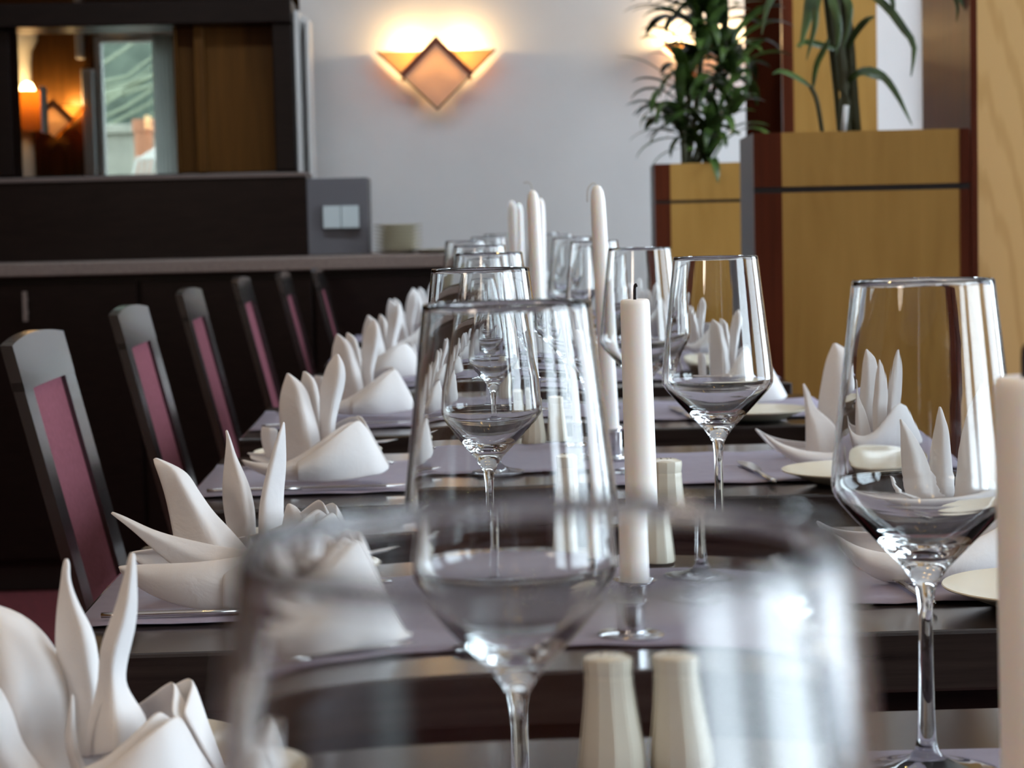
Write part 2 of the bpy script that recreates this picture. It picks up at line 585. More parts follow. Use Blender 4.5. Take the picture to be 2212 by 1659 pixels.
for sx in (-.17, .31):
    for sy in (-.22, .22):
        obj('leg', boxes((sx - .02, sx + .02, sy - .02, sy + .02, -.02, .40)), M['chair_white'], gc)

# ------------------------------------------------------------------ things in the room behind the divider
yc = 8.7
cl, cr_ = W(27, 200, yc).x, W(70, 200, yc).x
cz = W(50, 78, yc).z
cx, rr = (cl + cr_) / 2, (cr_ - cl) / 2
col = thing('column', 'slender off white column with flared capital seen through the divider opening', 'column', (cx, yc, 0))
obj('shaft', lathe_bm([(0, 0), (rr * 1.2, 0), (rr * 1.2, .1), (rr, .12), (rr, cz - .10), (0, cz - .10)], 28), M['column'], col, True, 40)
obj('capital', lathe_bm([(0, cz - .10), (rr * 1.02, cz - .10), (rr * 1.1, cz - .06), (rr * 1.7, cz - .02), (rr * 1.75, cz + .01), (0, cz + .01)], 28), M['column'], col, True, 40)
p = W(60, 222, yc - .11)
lamp = thing('wall_lamp', 'glowing brass cylinder lamp fixed to the off white column', 'wall lamp', (p.x, yc - .11, p.z))
obj('shade', lathe_bm([(.058, -.11), (.060, -.11), (.060, .045), (.058, .045), (.058, -.11)], 28), M['amber'], lamp, True, 40)
obj('bulb', lathe_bm([(0, -.03), (.02, -.02), (.032, .02), (.032, .05), (.02, .075), (0, .085)], 20), M['bulb'], lamp, True)
obj('bracket', boxes((-.03, .03, .04, .085, -.05, .0)), M['brass'], lamp)
obj('backplate', boxes((.058, .068, -.05, .05, -.12, .06)), M['white_paint'], lamp)


def point(loc, e, col, r=.02, parent=None):
    l = bpy.data.lights.new('bulb_light', 'POINT')
    l.energy = e
    l.color = col
    l.shadow_soft_size = r
    o = bpy.data.objects.new('bulb_light', l)
    COL.objects.link(o)
    o.location = loc
    if parent: o.parent = parent
    return o


WARM = (1.0, 0.66, 0.28)
point((0, -.02, .10), .45, WARM, .025, lamp)


def sconce(c, label, wd=.395, power=1.1):
    """inverted-triangle wall lamp; c = point on the wall at its top edge centre"""
    t = thing('wall_sconce', label, 'wall lamp', c, 0, 'triangular wall sconces')
    h = wd / 2
    dep = .095
    H = wd * .49
    kd = .105 * wd / .395
    for s in (-1, 1):
        bm = bmesh.new()
        prism(bm, [(s * h, -dep, 0), (s * .018, -dep, 0), (s * (kd + .004), -dep, -kd + .018), (s * (kd + .008), -dep, -H * (1 - (kd + .008) / h))], (0, .004, 0))
        obj('opal_wing', bm, M['opal'], t)
    for s in (-1, 1):
        bm = bmesh.new()
        prism(bm, [(s * h, -dep + .004, 0), (0, -dep + .004, -H), (0, -.012, -H), (s * h, -.012, 0)], (-s * .002, 0, .002))
        obj('side_glass', bm, M['amber'], t)
        bm = bmesh.new()
        tube(bm, [(s * h, -dep, 0), (0, -dep, -H)], .003, 8)
        obj('edge_strip', bm, M['lamp_edge'], t, True)
    # raised diamond and its two chevron bands
    k = .113 * wd / .395
    top = .048 * wd / .395
    bm = bmesh.new()
    prism(bm, [(0, -dep - .012, top - .028), (k * .93, -dep - .012, top - .028 - k * .93), (0, -dep - .012, -H + .004), (-k * .93, -dep - .012, top - .028 - k * .93)], (0, .009, 0))
    obj('diamond_plate', bm, M['plaster_lamp'], t)
    for q in (0, 1):
        z0 = top - q * .022
        wb = .013 if q == 0 else .008
        zz = -.016 if q == 0 else -.018
        e = k + .01 - q * .004
        bm = bmesh.new()
        prism(bm, [(0, -dep + zz + .012, z0), (e, -dep + zz + .012, z0 - e), (e - wb, -dep + zz + .012, z0 - e - wb), (0, -dep + zz + .012, z0 - wb * 2)], (0, .008, 0))
        prism(bm, [(0, -dep + zz + .012, z0), (0, -dep + zz + .012, z0 - wb * 2), (-e + wb, -dep + zz + .012, z0 - e - wb), (-e, -dep + zz + .012, z0 - e)], (0, .008, 0))
        obj('chevron_band', bm, M['lamp_band'], t)
    obj('wall_plate', boxes((-.05, .05, -.012, 0, -.10, -.01)), M['lamp_edge'], t)
    obj('arm', boxes((-.012, .012, -dep + .004, -.012, -.08, -.065)), M['lamp_edge'], t)
    for s in (-1, 1):
        obj('bulb', lathe_bm([(0, -.045), (.010, -.04), (.016, -.025), (.012, -.008), (0, 0)], 16, (s * .088, -.05, -.005)), M['bulb'], t, True)
        point((s * .088, -.05, .012), power, WARM, .012, t)
    return t


p = W(942, 114, YB)
sconce((p.x, YB, p.z), 'inverted triangle wall lamp glowing on bare white wall above the candles')
p = W(1515, 99, YB)
sconce((p.x, YB, p.z), 'inverted triangle wall lamp half hidden behind the bushy planter foliage', .26)
p = W(122, 232, YO)
sconce((p.x, YO, p.z), 'inverted triangle wall lamp on brown panelling seen through the divider opening', .30, 1.6)
p = W(2205, 90, YB)
sconce((p.x, YB, p.z), 'inverted triangle wall lamp behind the pale maple pillar')

# ------------------------------------------------------------------ divider, sideboard
yd = 6.95
XA = -3.2


def X(px, Y, py=300): return W(px, py, Y).x
def Z(py, Y, px=400): return W(px, py, Y).z


div = thing('room_divider', 'dark wood divider with open pass-through above the sideboard', 'room divider', (XA, yd, 0))


def dpart(name, m, *bs, bev=.004):
    bm = bmesh.new()
    for (x0, x1, y0, y1, z0, z1) in bs:
        box(bm, x0 - XA, x1 - XA, y0 - yd, y1 - yd, z0, z1, bev=bev)
    return obj(name, bm, m, div)


x640 = X(640, yd)
zb0, zb1 = Z(58, yd, 300), Z(6, yd, 300)
zs = Z(376, yd, 300)
dpart('beam', M['dark_wood'], (XA, x640, yd - .06, yd + .2, zb0, zb1))
dpart('lower_panel', M['dark_wood'], (XA, x640 - .002, yd + .02, yd + .14, 0, zs))
dpart('post', M['dark_wood'], (X(596, yd), x640, yd - .04, yd + .2, zs, zb0))
dpart('post', M['dark_wood'], (XA, X(28, yd), yd, yd + .15, zs, zb0))
dpart('side_panel', M['brown_wood'], (X(381, yd), X(596, yd), yd + .04, yd + .12, zs, zb0))
dpart('moulding', M['brown_wood'], (X(424, yd), X(446, yd), yd, yd + .04, zs, zb0), (X(381, yd), X(386, yd), yd, yd + .04, zs, zb0))
# painted end frame between divider and wall
yt = 6.93
S('trim_3', boxes((X(642, yt), X(653, yt), yt, yt + .18, 0, Z(22, yt, 650)), (X(666, yt), X(675, yt), yt, yt + .18, 0, Z(40, yt, 670)),
                  (X(653, yt), X(666, yt), yt + .08, yt + .18, 0, Z(30, yt, 660)), bev=.002), M['white_paint'])
S('trim_4', boxes((X(660, yt) , X(666, yt), yt + .06, yt + .082, 0, Z(46, yt, 660))), M['black_line'])

ys = 6.2
XA = -3.19
sb = thing('sideboard', 'long dark sideboard with mauve brown counter and raised back ledge', 'sideboard', (XA, ys, 0))


def spart(name, m, *bs, bev=.003):
    bm = bmesh.new()
    for (x0, x1, y0, y1, z0, z1) in bs:
        box(bm, x0 - XA, x1 - XA, y0 - ys, y1 - ys, z0, z1, bev=bev)
    return obj(name, bm, m, sb)


zc1 = W(400, 561, ys).z
zc0 = W(400, 590, ys).z
xe = X(1085, ys, 560)
spart('counter_top', M['counter'], (XA, xe, ys, ys + .62, zc0, zc1), bev=.004)
spart('body', M['dark_wood'], (XA, xe - .03, ys + .04, ys + .60, .08, zc0))
spart('plinth', M['black_line'], (XA, xe - .06, ys + .08, ys + .58, 0, .08))
x = xe - .05
k = 0
while x - .5 > XA:
    d = spart('cabinet_door', M['dark_wood'], (x - .49, x, ys + .018, ys + .04, .1, zc0 - .02))
    if x - .49 < X(55, ys, 660) < x:
        hx0 = X(55, ys, 660) - XA
        obj('door_handle', boxes((hx0 - .006, hx0 + .006, -.012, .0, W(55, 694, ys).z, W(55, 630, ys).z),
                                 (hx0 - .004, hx0 + .004, .0, .02, W(55, 680, ys).z, W(55, 672, ys).z),
                                 (hx0 - .004, hx0 + .004, .0, .02, W(55, 652, ys).z, W(55, 644, ys).z)), M['counter'], d)
    x -= .50
yl = 6.48
xg0, xg1 = X(664, yl, 470), X(796, yl, 470)
zl1 = Z(384, yl, 730)
spart('back_ledge', M['dark_wood'], (XA, xg0, yl, yl + .30, zc1, Z(387, yl, 400)))
spart('ledge_cap', M['ledge_cap'], (XA, xg0, yl - .01, yl + .32, Z(387, yl, 400), Z(377, yl, 400)), bev=.002)
spart('end_block', M['grey_panel'], (xg0, xg1, yl, yl + .30, zc1, zl1))
zs0, zs1 = Z(495, yl, 735), Z(443, yl, 735)
sw = thing('light_switch', 'pale double light switch on the grey end of the sideboard ledge', 'light switch', ((X(697, yl, 470) + X(777, yl, 470)) / 2, yl - .001, zs0))
hw = (X(777, yl, 470) - X(697, yl, 470)) / 2
obj('frame', boxes((-hw, hw, -.010, 0, 0, zs1 - zs0), bev=.002), M['grey_panel'], sw)
for s in (-1, 1):
    obj('rocker', boxes((min(s * hw * .96, s * .001), max(s * hw * .96, s * .001), -.022, -.010, .003, zs1 - zs0 - .003), bev=.002), M['switch'], sw)

# plates stacked on the counter
yp = 6.46
pc = X(860, yp, 515)
pr = (X(914, yp, 515) - X(806, yp, 515)) / 2
n = 8
zh = (W(860, 484, yp).z - zc1 - .001) / n
stack_prof = [(0, .002), (pr * .55, 0), (pr * .62, .002), (pr * .98, zh * .78), (pr, zh * .98), (pr * .97, zh), (pr * .6, zh * .35), (0, zh * .30)]
words = ['bottom', 'second from bottom', 'third from bottom', 'fourth from bottom', 'fourth from top', 'third from top', 'second from top', 'topmost']
pl = None
for i in range(n):
    lab = 'cream plate in the sideboard stack, ' + words[i]
    if pl is None:
        pl = obj('stacked_plate', lathe_bm(stack_prof, 36), M['plate'], None, True, 50)
        tag(pl, lab, 'plate', 'plates stacked on the sideboard')
        pl.location = (pc, yp, zc1 + .001)
    else:
        q = dup(pl, (pc, yp, zc1 + .001 + i * zh), label=lab)
q = obj('saucer', lathe_bm([(0, .002), (.04, 0), (.075, .010), (.078, .012), (.04, .005), (0, .005)], 32), M['plate'], None, True, 50)
q.location = (X(940, yp - .1, 545), yp - .1, zc1 + .001)
tag(q, 'single cream saucer lying on the sideboard beside the plate stack', 'saucer')

# ------------------------------------------------------------------ wood columns, pillar, planters on the window side
def wood_column(name, label, x0, x1, y0, y1, edge, trimw):
    t = thing(name, label, 'pillar', (x0, y0, 0))
    obj('core', boxes((0, x1 - x0, .012, y1 - y0, 0, ZC)), M['mahogany'], t)
    return t


ya = 6.2
xa0, xa1 = X(1692, ya), X(1896, ya)
pil = thing('wood_pillar', 'tall maple fronted pillar with mahogany side, rising behind the planters', 'pillar', (xa0, ya, 0))
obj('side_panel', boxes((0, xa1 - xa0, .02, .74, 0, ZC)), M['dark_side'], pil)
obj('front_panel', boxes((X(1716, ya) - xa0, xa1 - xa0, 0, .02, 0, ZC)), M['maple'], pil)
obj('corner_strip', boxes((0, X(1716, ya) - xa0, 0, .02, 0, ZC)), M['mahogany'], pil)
yw = YB - .03
S('trim_5', boxes((X(2026, yw), X(2026, yw) + .5, yw, YB, 0, ZC)), M['brown_wood'])
yq = 4.56
xq = X(2112, yq)
pil2 = thing('maple_pillar', 'broad pale maple pillar with cathedral grain at the photo edge', 'pillar', (xq, yq, 0))
obj('front_panel', boxes((0, .5, 0, .02, 0, ZC)), M['maple_light'], pil2)
obj('core', boxes((0, .5, .02, .45, 0, ZC)), M['maple_light'], pil2)
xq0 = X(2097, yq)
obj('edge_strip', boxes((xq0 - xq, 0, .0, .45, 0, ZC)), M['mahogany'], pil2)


def planter(label, px0, px1, pstrip, Y, ptop, pline0, pline1, depth):
    x0 = X(px0, Y, ptop)
    x1 = X(px1, Y, ptop)
    xs = X(pstrip, Y, ptop)
    zt = W((px0 + px1) / 2, ptop, Y).z
    zl0 = W((px0 + px1) / 2, pline1, Y).z
    zl1 = W((px0 + px1) / 2, pline0, Y).z
    wd = x1 - x0
    st = xs - x0
    t = thing('planter', label, 'planter', (x0, Y, 0), math.radians(-3.5), 'maple planters along the tables')
    obj('front_panel', boxes((st, wd - st * .35, 0, .02, 0, zl0), (st, wd - st * .35, 0, .02, zl1, zt)), M['maple'], t)
    obj('front_inlay', boxes((0, wd, .004, .02, zl0, zl1)), M['black_line'], t)
    obj('corner_strip', boxes((0, st, -.001, .03, 0, zl0), (0, st, -.001, .03, zl1, zt)), M['mahogany'], t)
    obj('corner_strip', boxes((wd - st * .35, wd, -.001, .03, 0, zl0), (wd - st * .35, wd, -.001, .03, zl1, zt)), M['mahogany'], t)
    obj('side_panel', boxes((0, .02, .03, depth, 0, zt)), M['grey_panel'], t)
    obj('side_panel', boxes((wd - .02, wd, .03, depth, 0, zt)), M['mahogany'], t)
    obj('back_panel', boxes((.02, wd - .02, depth - .02, depth, 0, zt)), M['maple'], t)
    obj('soil', boxes((.02, wd - .02, .03, depth - .02, zt - .25, zt - .06)), M['soil'], t)
    return Vector((x0 + wd / 2, Y + depth / 2, zt)), t


# grey-lilac side faces the row; the near planter stands turned a little to it
pA, plA = planter('tall maple planter with black inlay line, beside the pale maple pillar', 1627, 2088, 1687, 4.50, 283, 400, 413, .36)
pB, plB = planter('maple planter further down the row, partly hidden by the other planter', 1413, 1640, 1447, 5.95, 352, 431, 438, .28)


def blade(bm, root, az, elev, L, wd, droop, twist=0.0, n=9):
    """arching strap leaf; az heading, elev starting slope, droop bend over its length"""
    p = Vector(root)
    e = elev
    rows = []
    for i in range(n + 1):
        t = i / n
        w_ = wd * (math.sin(math.pi * min(1, (t * .82 + .13))) ** .8) * (1 if t < .97 else .25)
        d = Vector((math.cos(az) * math.cos(e), math.sin(az) * math.cos(e), math.sin(e)))
        side = Vector((-math.sin(az), math.cos(az), 0))
        up = side.cross(d) * -1
        a = twist * t
        s2 = side * math.cos(a) + up * math.sin(a)
        u2 = up * math.cos(a) - side * math.sin(a)
        rows.append([p - s2 * w_ / 2 + u2 * w_ * .12, p.copy(), p + s2 * w_ / 2 + u2 * w_ * .12])
        p = p + d * (L / n)
        e -= droop / n * (0.4 + 1.2 * t)
    grid(bm, rows)


def leafy(px, py, Y):
    return W(px, py, Y)


# bushy plant of the further planter
pb = thing('dracaena', 'bushy dark dracaena with drooping strap leaves in the further planter', 'potted plant', (pB.x - .05, pB.y, pB.z - .06))
bm = bmesh.new()
base = Vector((pB.x - .05, pB.y, pB.z - .06))
stems = [W(1530, 300, pB.y), W(1490, 190, pB.y), W(1520, 70, pB.y), W(1560, 120, pB.y + .03), W(1475, 250, pB.y - .03)]
for s in stems:
    q = s - base
    tube(bm, resample([(q.x * .1, q.y, 0), (q.x * .6, q.y, q.z * .5), tuple(q)], 8), .008, 8)
obj('stem', bm, M['stem'], pb, True)
bm = bmesh.new()
random.seed(11)
for si, s in enumerate(stems + [W(1500, 20, pB.y), W(1580, 180, pB.y), W(1560, 40, pB.y), W(1545, 250, pB.y), W(1585, 110, pB.y + .02)]):
    q = s - base
    for k in range(15):
        az = random.uniform(0, 2 * math.pi)
        r0 = q + Vector((random.uniform(-.015, .015), random.uniform(-.015, .015), random.uniform(-.09, .03)))
        if q.x > .1 and math.cos(az) > .3 and si > 4 and si < 9: az += math.pi
        blade(bm, r0, az, random.uniform(.3, 1.3), random.uniform(.15, .25), random.uniform(.026, .040), random.uniform(1.1, 2.6), random.uniform(-.5, .5))
for (px, py, az, e, L) in ((1480, 300, math.pi, .1, .16), (1470, 260, math.pi * .98, .75, .17), (1480, 215, math.pi, .8, .17), (1500, 40, math.pi, .75, .2),
                           (1490, 110, math.pi, .9, .16), (1470, 320, math.pi * 1.05, -.2, .12), (1500, 30, math.pi * 1.02, 1.0, .22)):
    blade(bm, W(px, py, pB.y - .08) - base, az, e, L, .026, 1.5, .3)
o = obj('foliage', bm, M['leaf'], pb, True)

# slender plant of the near planter
pa = thing('dracaena', 'slender dracaena with sparse hanging leaves in the planter beside the pillar', 'potted plant', (W(1825, 283, pA.y).x, pA.y, pA.z - .06))
base = Vector(pa.location)
bm = bmesh.new()
def stem_px(pts, r):
    tube(bm, resample([tuple(W(a, b, pA.y + c) - base) for a, b, c in pts], 12), r, 10)
stem_px([(1826, 300, 0), (1824, 200, 0), (1812, 90, 0), (1800, -40, 0)], .013)
stem_px([(1815, 300, .02), (1808, 220, .02), (1795, 100, .02), (1780, -40, .02)], .006)
stem_px([(1778, 300, -.02), (1765, 220, -.02), (1750, 185, -.02)], .005)
stem_px([(1850, 300, .02), (1838, 150, .02), (1830, 50, .02), (1812, -40, .02)], .012)
obj('stem', bm, M['stem'], pa, True)
bm = bmesh.new()


def leaf_px(pts, wd, Y=0.0, flip=1):
    """strap leaf along a run of picture points standing at the plant's distance; width in metres"""
    P = resample([tuple(W(a, b, pA.y + Y + (c if c else 0)) - base) for a, b, c in pts], 12)
    rows = []
    for i, p in enumerate(P):
        t = i / 11
        d = (P[min(i + 1, 11)] - P[max(i - 1, 0)]).normalized()
        side = d.cross(Vector((0, -1, .35)).normalized()).normalized()
        w_ = .68 * wd * max(.08, math.sin(math.pi * (t * .85 + .12)) ** .9)
        off = Vector((0, .25 * w_, .1 * w_))
        rows.append([p - side * w_ / 2 + off, p, p + side * w_ / 2 + off])
    grid(bm, rows)


leaf_px([(1755, 190, -.02), (1725, 170, -.05), (1690, 155, -.09), (1668, 160, -.12)], .020)
leaf_px([(1756, 190, -.02), (1765, 140, -.03), (1785, 100, -.04), (1790, 80, -.04)], .020)
leaf_px([(1824, 110, 0), (1780, 100, -.03), (1740, 92, -.06), (1720, 102, -.1)], .024)
leaf_px([(1832, 105, 0), (1850, 70, -.03), (1872, 45, -.05), (1890, 35, -.05)], .024)
leaf_px([(1830, 180, 0), (1860, 155, -.03), (1900, 160, -.06), (1935, 200, -.08), (1970, 270, -.1)], .028)
leaf_px([(1832, 178, 0), (1862, 160, -.05), (1895, 168, -.1), (1925, 175, -.12)], .020)
leaf_px([(1805, -40, 0), (1870, -20, -.03), (1920, 20, -.06), (1950, 60, -.08), (1975, 100, -.1), (1968, 165, -.1)], .030)
leaf_px([(1800, -50, 0), (1890, -35, -.03), (1925, -5, -.06), (1932, 35, -.08)], .024)
leaf_px([(1780, -50, 0), (1755, -10, -.04), (1745, 40, -.06), (1728, 105, -.08)], .036)
leaf_px([(1790, -40, 0), (1800, 10, -.05), (1812, 60, -.06), (1806, 120, -.06)], .030)
leaf_px([(1785, -40, 0), (1765, 10, -.05), (1760, 60, -.06), (1742, 130, -.06)], .022)
leaf_px([(1795, -40, 0), (1830, 0, -.05), (1835, 40, -.06), (1822, 105, -.06)], .026)
leaf_px([(1760, -30, 0), (1690, -20, -.04), (1660, 10, -.06), (1645, 75, -.08)], .024)
leaf_px([(1990, -50, 0), (2050, -20, -.04), (2075, 0, -.06), (2090, 25, -.08), (2095, 50, -.08)], .018)
leaf_px([(1990, -50, 0), (2045, -25, -.04), (2068, 10, -.06), (2066, 48, -.08)], .014)
leaf_px([(1800, -60, 0), (1900, -70, -.02), (1990, -60, -.02), (2060, -10, -.05)], .02)
obj('foliage', bm, M['leaf_b'], pa, True)
bm = bmesh.new()
tube(bm, [tuple(W(1822, 292, pA.y - .05) - base), tuple(W(1828, 228, pA.y - .05) - base)], .006, 8)
q = obj('plant_tag', bm, M['white_paint'], pa, True)
q['label'] = 'white support stick'

# ------------------------------------------------------------------ tables
TAB = ['first', 'second', 'third', 'fourth', 'fifth', 'sixth', 'seventh']
PER = .76
FR = {}          # front edge of each table
FR['Z'] = -.01
for i, k in enumerate('ABCDEFG'):
    FR[k] = .76 + i * PER - .01
DX = dict(Z=0, A=0, B=0, C=0, D=.0, E=.02, F=.04, G=.06)
TX0, TX1, TD = -.285, .605, .52
# two slabs of the row lie against the camera
tb = None
rn = None
where = {'Z': 'closest table to the camera, under the large blurred glass',
         'A': 'table with the sharp burnt candle before it, second of the row',
         }
names = {'Z': 'dark wood dining table under the huge blurred wine glass, first of the row',
         'A': 'dark wood dining table under the two large sharp wine glasses, second of the row',
         'B': 'dark wood dining table carrying the thick burnt candle, third of the row',
         'C': 'dark wood dining table carrying the tall taper candle, fourth of the row',
         'D': 'dark wood dining table, fifth of the row, beyond the tall taper candle',
         'E': 'dark wood dining table, sixth of the row, next to the near planter',
         'F': 'dark wood dining table, seventh and last but one of the row',
         'G': 'dark wood dining table at the far end of the row, before the sideboard'}
rnames = {k: 'lavender grey runner across the ' + w_ + ' table of the row' for k, w_ in
          zip('ZABCDEFG', ['first', 'second', 'third', 'fourth', 'fifth', 'sixth', 'seventh', 'last'])}
for k in 'ZABCDEFG':
    loc = ((TX0 + TX1) / 2 + DX[k], FR[k] + TD / 2, 0)
    if tb is None:
        hx, hy = (TX1 - TX0) / 2, TD / 2
        tb = thing('dining_table', names[k], 'table', loc, 0, 'dining tables in the row')
        obj('tabletop', boxes((-hx, hx, -hy, hy, .705, .75), bev=.003), M['table_top'], tb)
        obj('apron', boxes((-hx + .03, hx - .03, -hy + .03, -hy + .05, .62, .705), (-hx + .03, hx - .03, hy - .05, hy - .03, .62, .705),
                           (-hx + .03, -hx + .05, -hy + .05, hy - .05, .62, .705), (hx - .05, hx - .03, -hy + .05, hy - .05, .62, .705)), M['dark_wood'], tb)
        obj('pedestal', boxes((-.035, .035, -.035, .035, .02, .705), bev=.004), M['dark_wood'], tb)
        obj('base_plate', boxes((-.13, .13, -.13, .13, 0, .02), bev=.004), M['dark_wood'], tb)
        # runner: thin paper with slightly curling edges
        bm = bmesh.new()
        rows = []
        for i in range(9):
            yy = -.155 + .31 * i / 8
            row = []
            for j in range(25):
                xx = -hx + .005 + (2 * hx - .01) * j / 24
                c = .0012 + (.0018 * abs(math.sin(j * 1.3 + i)) if i in (0, 8) else 0)
                row.append((xx, yy, c))
            rows.append(row)
        grid(bm, rows)
        rn = obj('table_runner', bm, M['runner'], None, True)
        md = rn.modifiers.new('thickness', 'SOLIDIFY')
        md.thickness = .0008
        md.offset = 0
        tag(rn, rnames[k], 'table runner', 'lavender runners on the tables')
        rn.location = (loc[0], FR[k] + .255, .7504)
    else:
        dup(tb, loc, label=names[k])
        dup(rn, (loc[0], FR[k] + .255, .7504), label=rnames[k])
ZT = .7520        # top of runner

# ------------------------------------------------------------------ chairs
def make_chair():
    t = thing('dining_chair', '', 'chair', (0, 0, 0), 0, 'dining chairs')
    HW = .165
    lean = math.tan(math.radians(13.5))
    zt, zb = .93, .47

    def bp(x, y, z):
        """point of the back: x thickness outwards, leaning with height, slightly hollow across"""
        return (-.11 - (z - zb) * lean * 1.0 + x - .003 * (1 - (y / HW) ** 2), y, z)

    def slab(y0, y1, z0, z1, x0, x1, ny=8, nz=6, crown=0.0):
        bm = bmesh.new()
        F_, B_ = [], []
        for i in range(nz + 1):
            fr, br = [], []
            for j in range(ny + 1):
                y = y0 + (y1 - y0) * j / ny
                zz1 = z1 + crown * (1 - (y / HW) ** 2)
                z = z0 + (zz1 - z0) * i / nz
                fr.append(bm.verts.new(bp(x1, y, z)))
                br.append(bm.verts.new(bp(x0, y, z)))
            F_.append(fr)
            B_.append(br)
        for i in range(nz):
            for j in range(ny):
                bm.faces.new((F_[i][j], F_[i][j + 1], F_[i + 1][j + 1], F_[i + 1][j]))
                bm.faces.new((B_[i][j + 1], B_[i][j], B_[i + 1][j], B_[i + 1][j + 1]))
        for j in range(ny):
            bm.faces.new((F_[0][j + 1], F_[0][j], B_[0][j], B_[0][j + 1]))
            bm.faces.new((F_[nz][j], F_[nz][j + 1], B_[nz][j + 1], B_[nz][j]))
        for i in range(nz):
            bm.faces.new((F_[i][0], F_[i + 1][0], B_[i + 1][0], B_[i][0]))
            bm.faces.new((F_[i + 1][ny], F_[i][ny], B_[i][ny], B_[i + 1][ny]))
        return bm
    obj('stile', slab(-HW, -HW + .058, .40, zt - .05, -.013, 0, 3, 8), M['lacquer'], t)
    obj('stile', slab(HW - .058, HW, .40, zt - .05, -.013, 0, 3, 8), M['lacquer'], t)
    obj('top_rail', slab(-HW, HW, zt - .060, zt - .008, -.0135, .0006, 12, 3, .008), M['lacquer'], t)
    obj('lower_rail', slab(-HW + .058, HW - .058, .50, .56, -.012, -.001, 6, 2), M['lacquer'], t)
    obj('back_panel', slab(-HW + .058, HW - .058, .56, zt - .060, -.012, -.006, 8, 6), M['mauve'], t)
    obj('seat', boxes((-.11, .25, -.165, .165, .42, .475), bev=.018), M['mauve'], t, True, 50)
    obj('seat_frame', boxes((-.11, .25, -.167, .167, .36, .42), bev=.004), M['lacquer'], t)
    for sy in (-1, 1):
        obj('leg', boxes((.21, .246, sy * .145 - .02, sy * .145 + .02, 0, .36), bev=.003), M['lacquer'], t)
        bm = bmesh.new()
        tube(bm, [(-.10, sy * .145, .40), (-.11, sy * .145, .2), (-.15, sy * .145, 0)], [.024, .022, .018], 8)
        obj('leg', bm, M['lacquer'], t, True)
    return t


ch = make_chair()
# near top corner of each chair back as seen: pixel x and distance
CHAIRS = [(18, 2.42, 'black chair with mauve back panel, most in view, at the fourth table'),
      (250, 3.20, 'black chair with mauve back panel, second in view down the row'),
      (392, 4.10, 'black chair with mauve back panel, third in view down the row'),
      (512, 4.93, 'black chair with mauve back panel, fourth in view down the row'),
      (606, 5.38, 'black chair with mauve back panel, second before the sideboard'),
      (683, 5.79, 'narrow sliver of black chair next to the sideboard, end of the row')]
TOPX = -.11 - .46 * math.tan(math.radians(13.5))
first = True
for px, Y, lab in CHAIRS:
    p = W(px, 650, Y)
    loc = (p.x - TOPX, Y + .165, 0)
    if first:
        ch.location = loc
        ch['label'] = lab
        first = False
    else:
        dup(ch, loc, label=lab)
p = W(2150, 700, 2.5)
dup(ch, (p.x + .22, 2.72, 0), math.pi, 'black chair peeking in at the window side of the fourth table')

# ------------------------------------------------------------------ wine glasses
GO = [(0, 0), (.030, 0), (.0378, .0004), (.0385, .0011), (.0372, .0020), (.030, .0030), (.018, .0052), (.0095, .0090), (.0062, .0130), (.0052, .018), (.0044, .034), (.0038, .060),
      (.0036, .082), (.0040, .092), (.0052, .0990), (.0078, .1045), (.0125, .1110), (.0245, .1235), (.0370, .1368), (.0440, .1446), (.0470, .1486), (.0484, .1520), (.0487, .1560), (.0483, .162),
      (.0468, .176), (.0440, .199), (.0408, .2265), (.0372, .2585), (.0368, .2612), (.0364, .2620)]
GI = [(.0353, .2612), (.0358, .2585), (.0398, .2265), (.0428, .199), (.0453, .176), (.0466, .162), (.0470, .1560), (.0467, .1526), (.0453, .1494), (.0425, .1456), (.0358, .1390),
      (.0245, .1284), (.0150, .1216), (.0100, .1196), (.0050, .1187), (0, .1185)]
gl = None


def glass(x, y, label, z=ZT, sc=1.0):
    global gl
    if gl is None:
        gl = obj('wine_glass', lathe_bm(GO + GI, 96), M['crystal'], None, True)
        tag(gl, label, 'wine glass', 'wine glasses on the tables')
        gl.location = (x, y, z)
        return gl
    g = dup(gl, (x, y, z), label=label)
    g.scale = (sc, sc, sc)
    return g


def gx(px, Y): return (px - 950) / F * Y


glass(gx(1163, .256), .256, 'huge blurred wine glass closest to the camera', .7504, .985)
glass(gx(1098, .937), .937, 'large wine glass framing the smaller glasses, shakers and candles behind it')
glass(gx(2005, 1.115), 1.115, 'large sharp wine glass beside the blurred candle at the photo edge')
glass(gx(1043, 1.62), 1.62, 'wine glass whose bowl shows inside the large central glass')
glass(gx(1553, 1.87), 1.87, 'sharp wine glass to the right of the thick burnt candle')
glass(gx(1063, 2.38), 2.38, 'wine glass left of the slim taper, third rim above the large central glass')
glass(gx(1389, 2.50), 2.50, 'wine glass between the tall taper candle and the burnt candle, behind both')
for px, Y, lab in ((1043, 3.12, 'blurred wine glass on the chair side of the fifth table'),
                   (1290, 3.35, 'blurred wine glass hidden behind the tall taper candle'),
                   (1014, 3.85, 'blurred wine glass on the chair side of the sixth table'),
                   (1243, 4.10, 'blurred wine glass on the planter side of the sixth table'),
                   (1062, 4.62, 'blurred wine glass on the chair side of the seventh table'),
                   (1208, 4.85, 'blurred wine glass on the planter side of the seventh table'),
                   (1085, 5.42, 'small blurred wine glass on the chair side of the last table'),
                   (1182, 5.58, 'small blurred wine glass on the planter side of the last table')):
    glass(gx(px, Y), Y, lab)

# ------------------------------------------------------------------ candles and holders
hold = None


